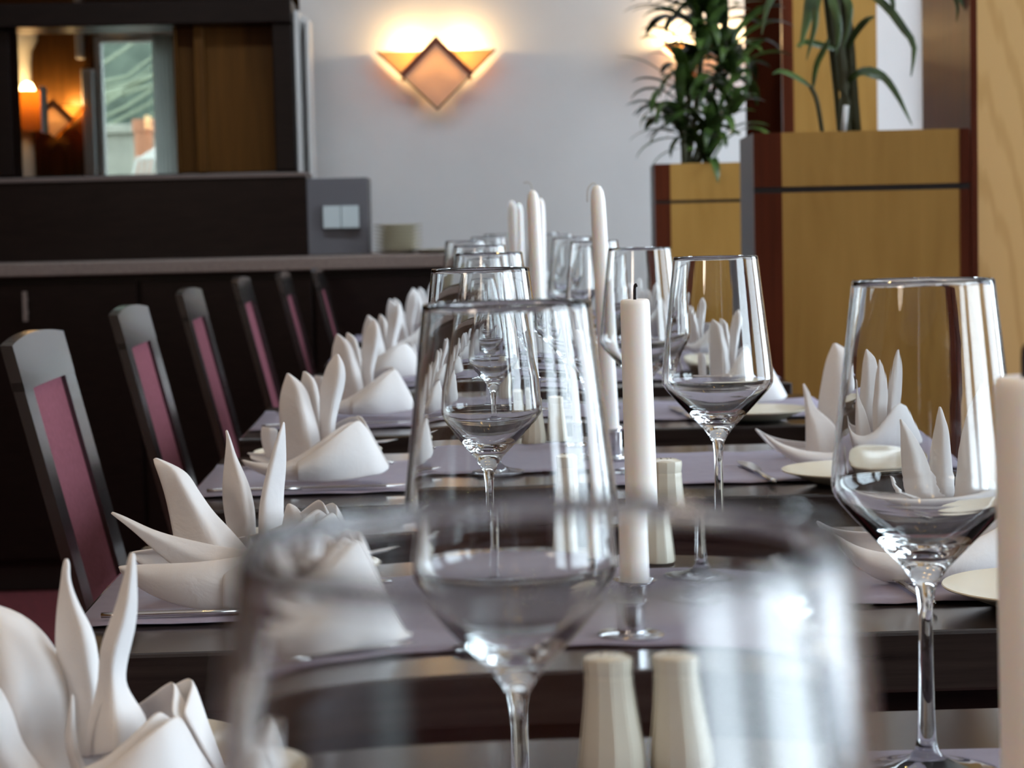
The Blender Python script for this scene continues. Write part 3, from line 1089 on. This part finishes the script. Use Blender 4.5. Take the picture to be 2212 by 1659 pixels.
def candle(pxt, pyt, pxb, pyb, Y, r_top, r_bot, kind, label, hlabel):
    global hold
    top, bot = W(pxt, pyt, Y), W(pxb, pyb, Y)
    hz = max(.03, bot.z - ZT)
    loc = (bot.x, Y, ZT)
    h = thing('candle_holder', hlabel, 'candle holder', loc, 0, 'steel candle holders')
    obj('base', lathe_bm([(0, 0), (.030, 0), (.031, .002), (.028, .004), (.012, .006), (0, .006)], 40), M['chrome'], h, True, 40)
    obj('cup', lathe_bm([(0, .006), (.0135, .006), (.0138, hz * .9), (.0185, hz), (.0190, hz + .0008), (.0175, hz + .0005), (r_bot + .0005, hz * .9), (r_bot + .0005, .012), (0, .012)], 40), M['chrome'], h, True, 40)
    c = thing('candle', label, 'candle', (bot.x, Y, ZT + .013), 0, 'white table candles')
    L = top.z - (ZT + .013)
    ax = math.atan2(top.x - bot.x, top.z - bot.z)
    if kind == 'burnt':
        prof = [(0, 0), (r_bot, 0), (r_bot, .02), (r_top, L - .004), (r_top - .0006, L - .001), (r_top - .002, L), (r_top * .5, L - .0012), (0, L - .0016)]
    else:
        prof = [(0, 0), (r_bot, 0), (r_bot, .02), (r_top, L - .028), (r_top * .96, L - .018), (r_top * .8, L - .007), (r_top * .5, L - .0015), (r_top * .2, L), (0, L)]
    bm = lathe_bm(prof, 40)
    bmesh.ops.rotate(bm, cent=(0, 0, 0), matrix=Matrix.Rotation(ax, 3, 'Y'), verts=bm.verts)
    obj('wax', bm, M['wax'], c, True, 60)
    tp = Vector((math.sin(ax) * L, 0, math.cos(ax) * L))
    bm = bmesh.new()
    if kind == 'burnt':
        tube(bm, resample([tuple(tp + Vector(v)) for v in ((0, 0, -.002), (0, 0, .006), (.0003, 0, .010), (.002, 0, .011))], 10), [.0012] * 6 + [.0013, .0015, .0017, .0012], 8)
        obj('wick', bm, M['wick'], c, True)
    elif kind == 'long':
        tube(bm, resample([tuple(tp + Vector(v)) for v in ((0, 0, -.002), (-.0015, 0, .007), (-.006, 0, .012), (-.013, 0, .0115))], 12), .0009, 6)
        obj('wick', bm, M['new_wick'], c, True)
    elif kind == 'bent':
        tube(bm, resample([tuple(tp + Vector(v)) for v in ((0, 0, -.001), (-.004, -.004, .003), (-.0115, -.006, -.004), (-.0125, -.005, -.020))], 12), .0008, 6)
        obj('wick', bm, M['new_wick'], c, True)
    else:
        tube(bm, [tuple(tp + Vector((0, 0, -.001))), tuple(tp + Vector((.001, 0, .006)))], .0008, 6)
        obj('wick', bm, M['new_wick'], c, True)
    return c


candle(2218, 812, 2236, 1700, .80, .0112, .0118, 'burnt', 'blurred candle cut off by the photo edge in front of the large glass', 'steel holder under the candle at the photo edge')
candle(1372, 646, 1391, 1215, 1.66, .0115, .0128, 'burnt', 'thick white candle burnt short with black curled wick', 'steel holder under the thick burnt candle')
candle(1291, 400, 1320, 925, 2.64, .0092, .0112, 'bent', 'tall white taper with wick hanging down its side', 'steel holder under the tall taper with hanging wick')
candle(1152, 411, 1170, 800, 3.28, .0095, .0112, 'long', 'tall white taper with long wick curling over', 'steel holder under the taper with the long curling wick')
candle(1166, 428, 1172, 780, 4.06, .0095, .0110, 'plain', 'blurred taper peeking out directly behind the curly wick taper', 'steel holder hidden behind the curly wick taper')
candle(1106, 434, 1112, 690, 4.78, .0095, .0108, 'plain', 'left one of the two far blurred tapers', 'steel holder under the left far taper')
candle(1121, 440, 1126, 665, 5.50, .0095, .0108, 'plain', 'right one of the two far blurred tapers', 'steel holder under the right far taper')

# ------------------------------------------------------------------ salt and pepper
shk = None


def shaker(x, y, label):
    global shk
    loc = (x, y, ZT)
    if shk is None:
        shk = thing('shaker', label, 'salt shaker', loc, 0, 'cream salt and pepper shakers')
        obj('body', lathe_bm([(0, 0), (.0205, 0), (.021, .002), (.0195, .018), (.0165, .042), (.0150, .058), (.0152, .060), (.0146, .062), (.0150, .064), (.0155, .070), (.0150, .0725), (.010, .0745), (0, .0750)], 12), M['porcelain'], shk, True, 22)
        bm = bmesh.new()
        for k in range(5):
            a = k * 2 * math.pi / 5
            lathe(bm, [(0, .0752), (.0009, .0750), (.0009, .0735), (0, .0735)], 8, (.005 * math.cos(a), .005 * math.sin(a), 0))
        obj('holes', bm, M['hole'], shk)
        return shk
    return dup(shk, loc, label=label)


shaker(.093, 1.17, 'blurred cream shaker under the huge glass, the one by the glass stem')
shaker(.137, 1.175, 'blurred cream shaker under the huge glass, further from the glass stem')
shaker(.130, 1.93, 'cream shaker seen inside the large central glass, on the burnt candle table')
shaker(.206, 1.97, 'cream shaker half hidden behind the thick burnt candle')
shaker(.125, 2.70, 'cream shaker on the fourth table, seen through the large central glass')
shaker(.168, 2.72, 'cream shaker on the fourth table, behind the large glass beside the taper holder')
shaker(.12, 3.42, 'cream shaker on the fifth table, behind the curly wick taper')

# ------------------------------------------------------------------ bread plates and cutlery
plate0 = None


def bread_plate(x, y, label):
    global plate0
    if plate0 is None:
        plate0 = obj('bread_plate', lathe_bm([(0, .0015), (.040, 0), (.046, .0015), (.072, .0115), (.080, .0140), (.0806, .0150), (.080, .0158), (.072, .0135), (.046, .0040), (0, .0035)], 64), M['plate'], None, True, 50)
        tag(plate0, label, 'plate', 'cream bread plates')
        plate0.location = (x, y, ZT)
        return plate0
    return dup(plate0, (x, y, ZT), label=label)


kn = {}


def cutlery(kind, loc, rz, label, tilt=0.0):
    if kind not in kn:
        nm, ln = {'butter': ('butter_knife', .20), 'knife': ('table_knife', .225), 'fork': ('table_fork', .20)}[kind]
        t = thing(nm, label, nm.split('_')[-1], loc, rz, {'butter': 'butter knives on the bread plates', 'knife': 'table knives at the chair side', 'fork': 'table forks at the chair side'}[kind])
        bm = bmesh.new()
        hl = ln * .47
        sec = [(-ln / 2, .0025), (-ln / 2 + .012, .0036), (-ln / 2 + hl * .7, .0028), (-ln / 2 + hl, .0025)]
        rows = []
        for x, hw_ in sec:
            rows.append([(x, hw_ * math.cos(a), .0030 + .0022 * math.sin(a)) for a in [k * math.pi / 5 for k in range(11)]])
        grid(bm, rows)
        bm.faces.new([v for v in list(bm.verts)[:10]])
        bm.faces.new([v for v in list(bm.verts)[-11:-1]][::-1])
        obj('handle', bm, M['steel'], t, True)
        bm = bmesh.new()
        if kind == 'fork':
            prism(bm, [(-.006, -.003, .003), (.02, -.0035, .003), (.035, -.012, .002), (.052, -.0125, .002), (.052, .0125, .002), (.035, .012, .002), (.02, .0035, .003), (-.006, .003, .003)], (0, 0, .0016))
            obj('neck', bm, M['steel'], t)
            for k in range(4):
                yk = -.0105 + k * .007
                obj('tine', boxes((.052, ln / 2, yk - .0014, yk + .0014, .002, .0036)), M['steel'], t)
        else:
            prism(bm, [(-.006, -.004, .003), (.02, -.0085, .003), (ln / 2 - .025, -.009, .003), (ln / 2, .0045, .003), (ln / 2 - .02, .0065, .003), (-.006, .004, .003)], (0, 0, .0012))
            obj('blade', bm, M['steel'], t)
        kn[kind] = t
    else:
        t = dup(kn[kind], loc, rz, label)
    t.rotation_euler = (0, tilt, rz)
    return t


ordn = dict(zip('ZABCDEFG', ['first', 'second', 'third', 'fourth', 'fifth', 'sixth', 'seventh', 'last']))
for k in 'BCDE':
    s = ordn[k]
    bread_plate(.455 + DX[k], FR[k] + .078, 'cream bread plate at the planter side of the %s table' % s)
    cutlery('butter', (.361 + DX[k], FR[k] + .175, ZT + .0008), math.radians(93), 'butter knife beside the bread plate at the planter side of the %s table' % s)
for k in 'ABCDE':
    s = ordn[k]
    bread_plate(-.155 + DX[k] - (.03 if k == 'A' else 0), FR[k] + (.41 if k == 'A' else .42), 'cream bread plate behind the chair side napkin of the %s table' % s)
    if k in 'BCD':
        cutlery('butter', (-.135 + DX[k], FR[k] + .43, ZT + .0155), math.radians(35), 'butter knife on the plate behind the chair side napkin, %s table' % s)
for k in 'BCDEF':
    s = ordn[k]
    cutlery('knife', (-.15 + DX[k], FR[k] + .125, ZT + .0012), math.radians(1), 'table knife in front of the chair side napkin, %s table' % s)
    cutlery('fork', (-.16 + DX[k], FR[k] + .365, ZT + .0012), math.radians(178), 'table fork behind the chair side napkin, %s table' % s)

# ------------------------------------------------------------------ napkins
def solid(o, th=.0013, sub=1):
    md = o.modifiers.new('cloth_thickness', 'SOLIDIFY')
    md.thickness = th
    md.offset = 0
    if sub:
        ms = o.modifiers.new('smooth', 'SUBSURF')
        ms.levels = sub
        ms.render_levels = sub
    return o


def petal(root, L, R, d, crest=.45, amp=.35, lean=0.0, n=14, m=9, roll=0.0):
    """folded leaf of cloth between two outline edges (root to tip); d distance, amp hollow towards the room"""
    Lr = resample([(a, b, 0) for a, b in L], n)
    Rr = resample([(a, b, 0) for a, b in R], n)
    bm = bmesh.new()
    rows = []
    rl = Vector(root.location)
    for i in range(n):
        t = i / (n - 1)
        wpx = (Rr[i] - Lr[i]).length
        wm = wpx / F * d
        row = []
        for j in range(m):
            s = j / (m - 1)
            q = (s - crest) / (crest if s < crest else 1 - crest)
            dep = d + lean * t - amp * wm * (1 - abs(q) ** 1.05) + roll * wm * (s - .5)
            p = Lr[i].lerp(Rr[i], s)
            row.append(W(p.x, p.y, dep) - rl)
        rows.append(row)
    grid(bm, rows)
    return solid(obj('petal', bm, M['cloth'], root, True))


def collar(root, rim, base, bulge, d, n=22, m=7, name='folded_collar'):
    """wrapped band of cloth: front strip between rim and base outlines, bulging to the viewer, and its back half"""
    Rr = resample([(a, b, 0) for a, b in rim], n)
    Br = resample([(a, b, 0) for a, b in base], n)
    bu = resample([(v, 0, 0) for v in bulge], n)
    rl = Vector(root.location)
    bm = bmesh.new()
    for sgn in (-1, 1):
        rows = []
        for i in range(n):
            row = []
            for j in range(m):
                s = j / (m - 1)
                p = Br[i].lerp(Rr[i], s)
                b = max(bu[i].x, .0015) * (.80 + .32 * math.sin(math.pi * min(1, s * .72 + .1)))
                up = 0
                q = W(p.x, p.y, d + sgn * b if sgn < 0 else d)
                if sgn > 0:
                    q = Vector((q.x, d + b, q.z))
                    f_ = W(p.x, p.y, d - b)
                    q.z = f_.z
                    q.x = f_.x
                q.z = max(q.z, ZT + .0016)
                row.append(q - rl)
            rows.append(row)
        grid(bm, rows)
    return solid(obj(name, bm, M['cloth'], root, True), .0026)


NG = 'white folded linen napkins'
# napkin of the second table, chair side (lower corner of the photo)
r = thing('napkin', 'white linen napkin folded like a lily, lowest in the photo corner', 'napkin', (W(200, 1800, 1.03).x, 1.03, ZT), 0, NG)
petal(r, [(-60, 1720), (-120, 1600), (-140, 1480), (-120, 1380), (-30, 1304)], [(215, 1720), (152, 1615), (153, 1530), (146, 1455), (112, 1385), (55, 1330), (-25, 1302)][::1], 1.035, .58, .5, .02, roll=.1)
petal(r, [(-80, 1720), (-150, 1650), (-160, 1560), (-60, 1460)], [(125, 1700), (55, 1610), (28, 1535), (-5, 1478), (-55, 1455)], .985, .75, .30, .0)
petal(r, [(150, 1640), (150, 1520), (120, 1420), (121, 1330), (131, 1260), (136, 1222), (142, 1207)], [(225, 1640), (222, 1520), (216, 1450), (205, 1370), (172, 1310), (151, 1255), (150, 1222), (145, 1207)], 1.045, .74, .6, .01, roll=.1)
petal(r, [(178, 1640), (182, 1580), (212, 1480), (215, 1400), (245, 1325), (268, 1245), (277, 1208), (284, 1193)], [(330, 1610), (318, 1548), (276, 1490), (272, 1440), (296, 1340), (295, 1260), (293, 1215), (288, 1193)], 1.02, .5, .85, .01, roll=.35)
petal(r, [(165, 1700), (142, 1610), (145, 1560), (155, 1500)], [(215, 1700), (180, 1650), (165, 1590), (158, 1500)], 1.0, .5, .3)
collar(r, [(60, 1730), (160, 1668), (225, 1635), (270, 1600), (310, 1562), (340, 1535), (364, 1548)], [(40, 1840), (120, 1870), (200, 1880), (300, 1880), (400, 1860), (470, 1840), (540, 1815)], [.045, .052, .054, .052, .044, .03, .004], 1.015)
collar(r, [(180, 1690), (240, 1650), (300, 1602), (350, 1562), (374, 1547), (382, 1545), (388, 1550)], [(100, 1850), (200, 1872), (300, 1874), (400, 1858), (450, 1842), (500, 1826), (530, 1812)], [.05, .058, .058, .05, .038, .024, .006], 1.015, name='outer_fold')

# napkin of the third table, chair side
NB = thing('napkin', 'white linen napkin with wide spread petals, sharp, half behind the huge glass edge', 'napkin', (W(560, 1330, 1.70).x, 1.70, ZT), 0, NG)
petal(NB, [(385, 1230), (372, 1150), (358, 1080), (343, 1030), (333, 1003), (331, 992)], [(560, 1215), (505, 1150), (462, 1105), (430, 1060), (400, 1018), (335, 988)], 1.695, .62, .5, .02, roll=.25)
petal(NB, [(505, 1220), (492, 1150), (481, 1090), (480, 1040), (486, 985), (489, 950), (487, 930)], [(556, 1220), (553, 1150), (551, 1100), (538, 1045), (512, 990), (500, 955), (490, 928)], 1.765, .76, .6, .02, roll=.1)
petal(NB, [(556, 1220), (558, 1150), (560, 1090), (578, 1010), (598, 945), (612, 911)], [(618, 1200), (614, 1130), (613, 1070), (618, 1010), (617, 955), (614, 911)], 1.765, .2, .45, .01, roll=.9)
petal(NB, [(600, 1190), (608, 1140), (616, 1100), (622, 1088)], [(700, 1180), (672, 1140), (645, 1100), (626, 1088)], 1.75, .5, .3)
petal(NB, [(650, 1240), (520, 1262), (420, 1250), (345, 1200), (290, 1150), (255, 1122), (239, 1109)], [(700, 1096), (610, 1165), (530, 1187), (430, 1170), (340, 1148), (275, 1118), (242, 1105)], 1.665, .5, .16, .02)
collar(NB, [(254, 1224), (330, 1218), (430, 1213), (520, 1200), (595, 1172), (650, 1125), (682, 1098), (702, 1108)], [(258, 1232), (320, 1282), (400, 1312), (500, 1330), (600, 1342), (700, 1345), (780, 1340), (845, 1335)], [.035, .045, .055, .058, .055, .045, .03, .004], 1.70)
collar(NB, [(480, 1225), (560, 1205), (640, 1165), (690, 1122), (716, 1105), (724, 1118)], [(480, 1328), (560, 1340), (660, 1346), (760, 1342), (820, 1337), (852, 1330)], [.060, .063, .058, .045, .026, .005], 1.70, name='outer_fold')

# napkin of the fourth table, chair side
NC = thing('napkin', 'white linen napkin with three upright petals, fourth table, chair side', 'napkin', (W(690, 1035, 2.45).x, 2.45, ZT), 0, NG)
petal(NC, [(613, 1000), (605, 930), (602, 880), (608, 840), (620, 806)], [(696, 985), (690, 935), (675, 880), (658, 835), (623, 806)], 2.45, .72, .6, .02, roll=.1)
petal(NC, [(655, 980), (650, 900), (648, 840), (655, 802)], [(712, 975), (700, 910), (690, 855), (680, 820), (659, 802)], 2.48, .8, .5, .02)
petal(NC, [(692, 980), (690, 900), (692, 840), (706, 790), (727, 764)], [(726, 975), (724, 920), (735, 870), (746, 825), (744, 790), (730, 764)], 2.465, .7, .65, .02, roll=.15)
petal(NC, [(575, 990), (566, 960), (563, 935), (566, 921)], [(606, 990), (600, 955), (600, 932), (594, 925)], 2.50, .5, .25)
collar(NC, [(520, 993), (560, 1000), (610, 1000), (660, 975), (705, 942), (740, 918), (765, 910), (788, 926)], [(530, 1004), (575, 1028), (625, 1038), (680, 1040), (735, 1037), (785, 1030), (820, 1025), (840, 1014)], [.035, .05, .06, .062, .058, .045, .03, .006], 2.45)
collar(NC, [(640, 998), (690, 965), (730, 935), (758, 914), (775, 908), (792, 926)], [(640, 1040), (700, 1041), (750, 1037), (800, 1029), (825, 1024), (842, 1012)], [.066, .067, .058, .042, .028, .007], 2.45, name='outer_fold')

# napkins of the planter side
RB = thing('napkin', 'white linen napkin seen through the large sharp glass, third table, planter side', 'napkin', (W(2040, 1260, 1.75).x, 1.75, ZT), 0, NG)
petal(RB, [(1960, 1200), (1945, 1110), (1935, 1010), (1932, 925)], [(2060, 1195), (2035, 1100), (2005, 1010), (1937, 925)], 1.76, .55, .3, .02)
petal(RB, [(2010, 1195), (2000, 1080), (2015, 980), (2035, 897)], [(2075, 1190), (2078, 1080), (2062, 960), (2040, 897)], 1.78, .6, .35, .02)
petal(RB, [(2075, 1190), (2080, 1060), (2095, 960), (2130, 880), (2165, 840)], [(2180, 1185), (2195, 1080), (2200, 960), (2195, 880), (2172, 840)], 1.75, .45, .3, .02, roll=.1)
petal(RB, [(1955, 1195), (1925, 1120), (1912, 1080), (1905, 1060)], [(1990, 1195), (1950, 1130), (1925, 1085), (1909, 1058)], 1.72, .5, .3)
collar(RB, [(1797, 1152), (1850, 1180), (1920, 1195), (1990, 1195), (2070, 1180), (2150, 1140), (2215, 1095), (2240, 1105)], [(1803, 1162), (1850, 1222), (1920, 1262), (2000, 1270), (2090, 1268), (2190, 1266), (2280, 1262), (2350, 1252)], [.035, .05, .06, .062, .058, .045, .03, .006], 1.75)
RC = thing('napkin', 'white linen napkin with drooping lip beside the large sharp glass, fourth table', 'napkin', (W(1830, 1005, 2.55).x, 2.55, ZT), 0, NG)
petal(RC, [(1740, 985), (1740, 920), (1738, 870), (1734, 829)], [(1835, 985), (1805, 920), (1762, 880), (1750, 850), (1737, 828)], 2.55, .35, .3, .02)
petal(RC, [(1762, 970), (1766, 880), (1775, 820), (1785, 775), (1800, 741)], [(1850, 970), (1856, 890), (1858, 820), (1848, 770), (1806, 741)], 2.58, .45, .3, .02)
petal(RC, [(1835, 970), (1838, 900), (1848, 830), (1862, 775)], [(1885, 970), (1892, 890), (1885, 820), (1866, 775)], 2.54, .4, .35, .02)
petal(RC, [(1880, 970), (1888, 880), (1905, 800), (1922, 748)], [(1925, 960), (1932, 880), (1935, 800), (1926, 748)], 2.56, .4, .35, .02)
collar(RC, [(1650, 938), (1690, 960), (1740, 974), (1800, 978), (1850, 962), (1895, 925), (1925, 898), (1948, 905)], [(1656, 945), (1690, 980), (1728, 1003), (1790, 1012), (1850, 1012), (1910, 1006), (1955, 1000), (1995, 988)], [.035, .05, .06, .062, .058, .045, .03, .006], 2.55)

# the rest of the napkins repeat the upright fold, each set down a little differently
more = [(NC, 'D', -.118, .21, .10, 1.02, 'white linen napkin of the fifth table, chair side'),
        (NC, 'E', -.122, .20, -.18, .98, 'white linen napkin of the sixth table, chair side'),
        (NC, 'F', -.110, .20, .22, 1.0, 'white linen napkin of the seventh table, chair side'),
        (NC, 'G', -.090, .20, .0, 1.0, 'white linen napkin of the last table, chair side'),
        (NC, 'D', .452, .235, -.12, 1.0, 'white linen napkin seen inside the sharp glass beside the burnt candle'),
        (NC, 'E', .455, .24, .15, 1.0, 'white linen napkin of the sixth table, planter side'),
        (NC, 'F', .450, .24, -.1, 1.0, 'white linen napkin of the seventh table, planter side'),
        (NC, 'G', .450, .24, .2, 1.0, 'white linen napkin of the last table, planter side')]
for src, k, x, dy, rz, s, lab in more:
    dup(src, (x + DX[k], FR[k] + dy + .02, ZT), rz, lab, (s, s, s))

# ------------------------------------------------------------------ ceiling downlights (seen as sparks in the glasses)
dl = None
for i, (x, y) in enumerate(((-.05, -.5), (.38, -.5), (-.05, .2), (.38, .2), (-.05, .9), (.38, .9), (-.05, 1.6), (.38, 1.6), (-.05, 2.4), (.38, 2.4), (-.05, 3.3), (.38, 3.3))):
    lab = 'small warm recessed downlight in the ceiling over the tables'
    if dl is None:
        dl = thing('ceiling_light', lab, 'ceiling light', (x, y, ZC), 0, 'warm recessed downlights')
        obj('ring', lathe_bm([(.030, 0), (.048, 0), (.046, -.009), (.033, -.011), (.030, 0)], 28), M['chrome'], dl, True, 40)
        obj('lamp', lathe_bm([(0, -.003), (.030, -.003), (.030, 0), (0, 0)], 24), M['spot'], dl)
    else:
        dup(dl, (x, y, ZC))

# unseen globe lamp added as warm fill for the first place settings
pn = thing('added_fill_lamp', 'added round fill lamp hanging out of view beyond the chair side of the first table', 'pendant lamp', (-1.5, -.35, 1.75))
obj('globe_shade', lathe_bm([(.2 * math.sin(a), -.2 * math.cos(a)) for a in [math.pi * k / 24 for k in range(25)]], 40), M['globe'], pn, True)
bm = bmesh.new()
tube(bm, [(0, 0, .198), (0, 0, ZC - 1.75)], .004, 8)
obj('cord', bm, M['lacquer'], pn, True)
obj('ceiling_cup', lathe_bm([(0, ZC - 1.75 - .03), (.045, ZC - 1.75 - .025), (.05, ZC - 1.75), (0, ZC - 1.75)], 28), M['chrome'], pn, True, 40)
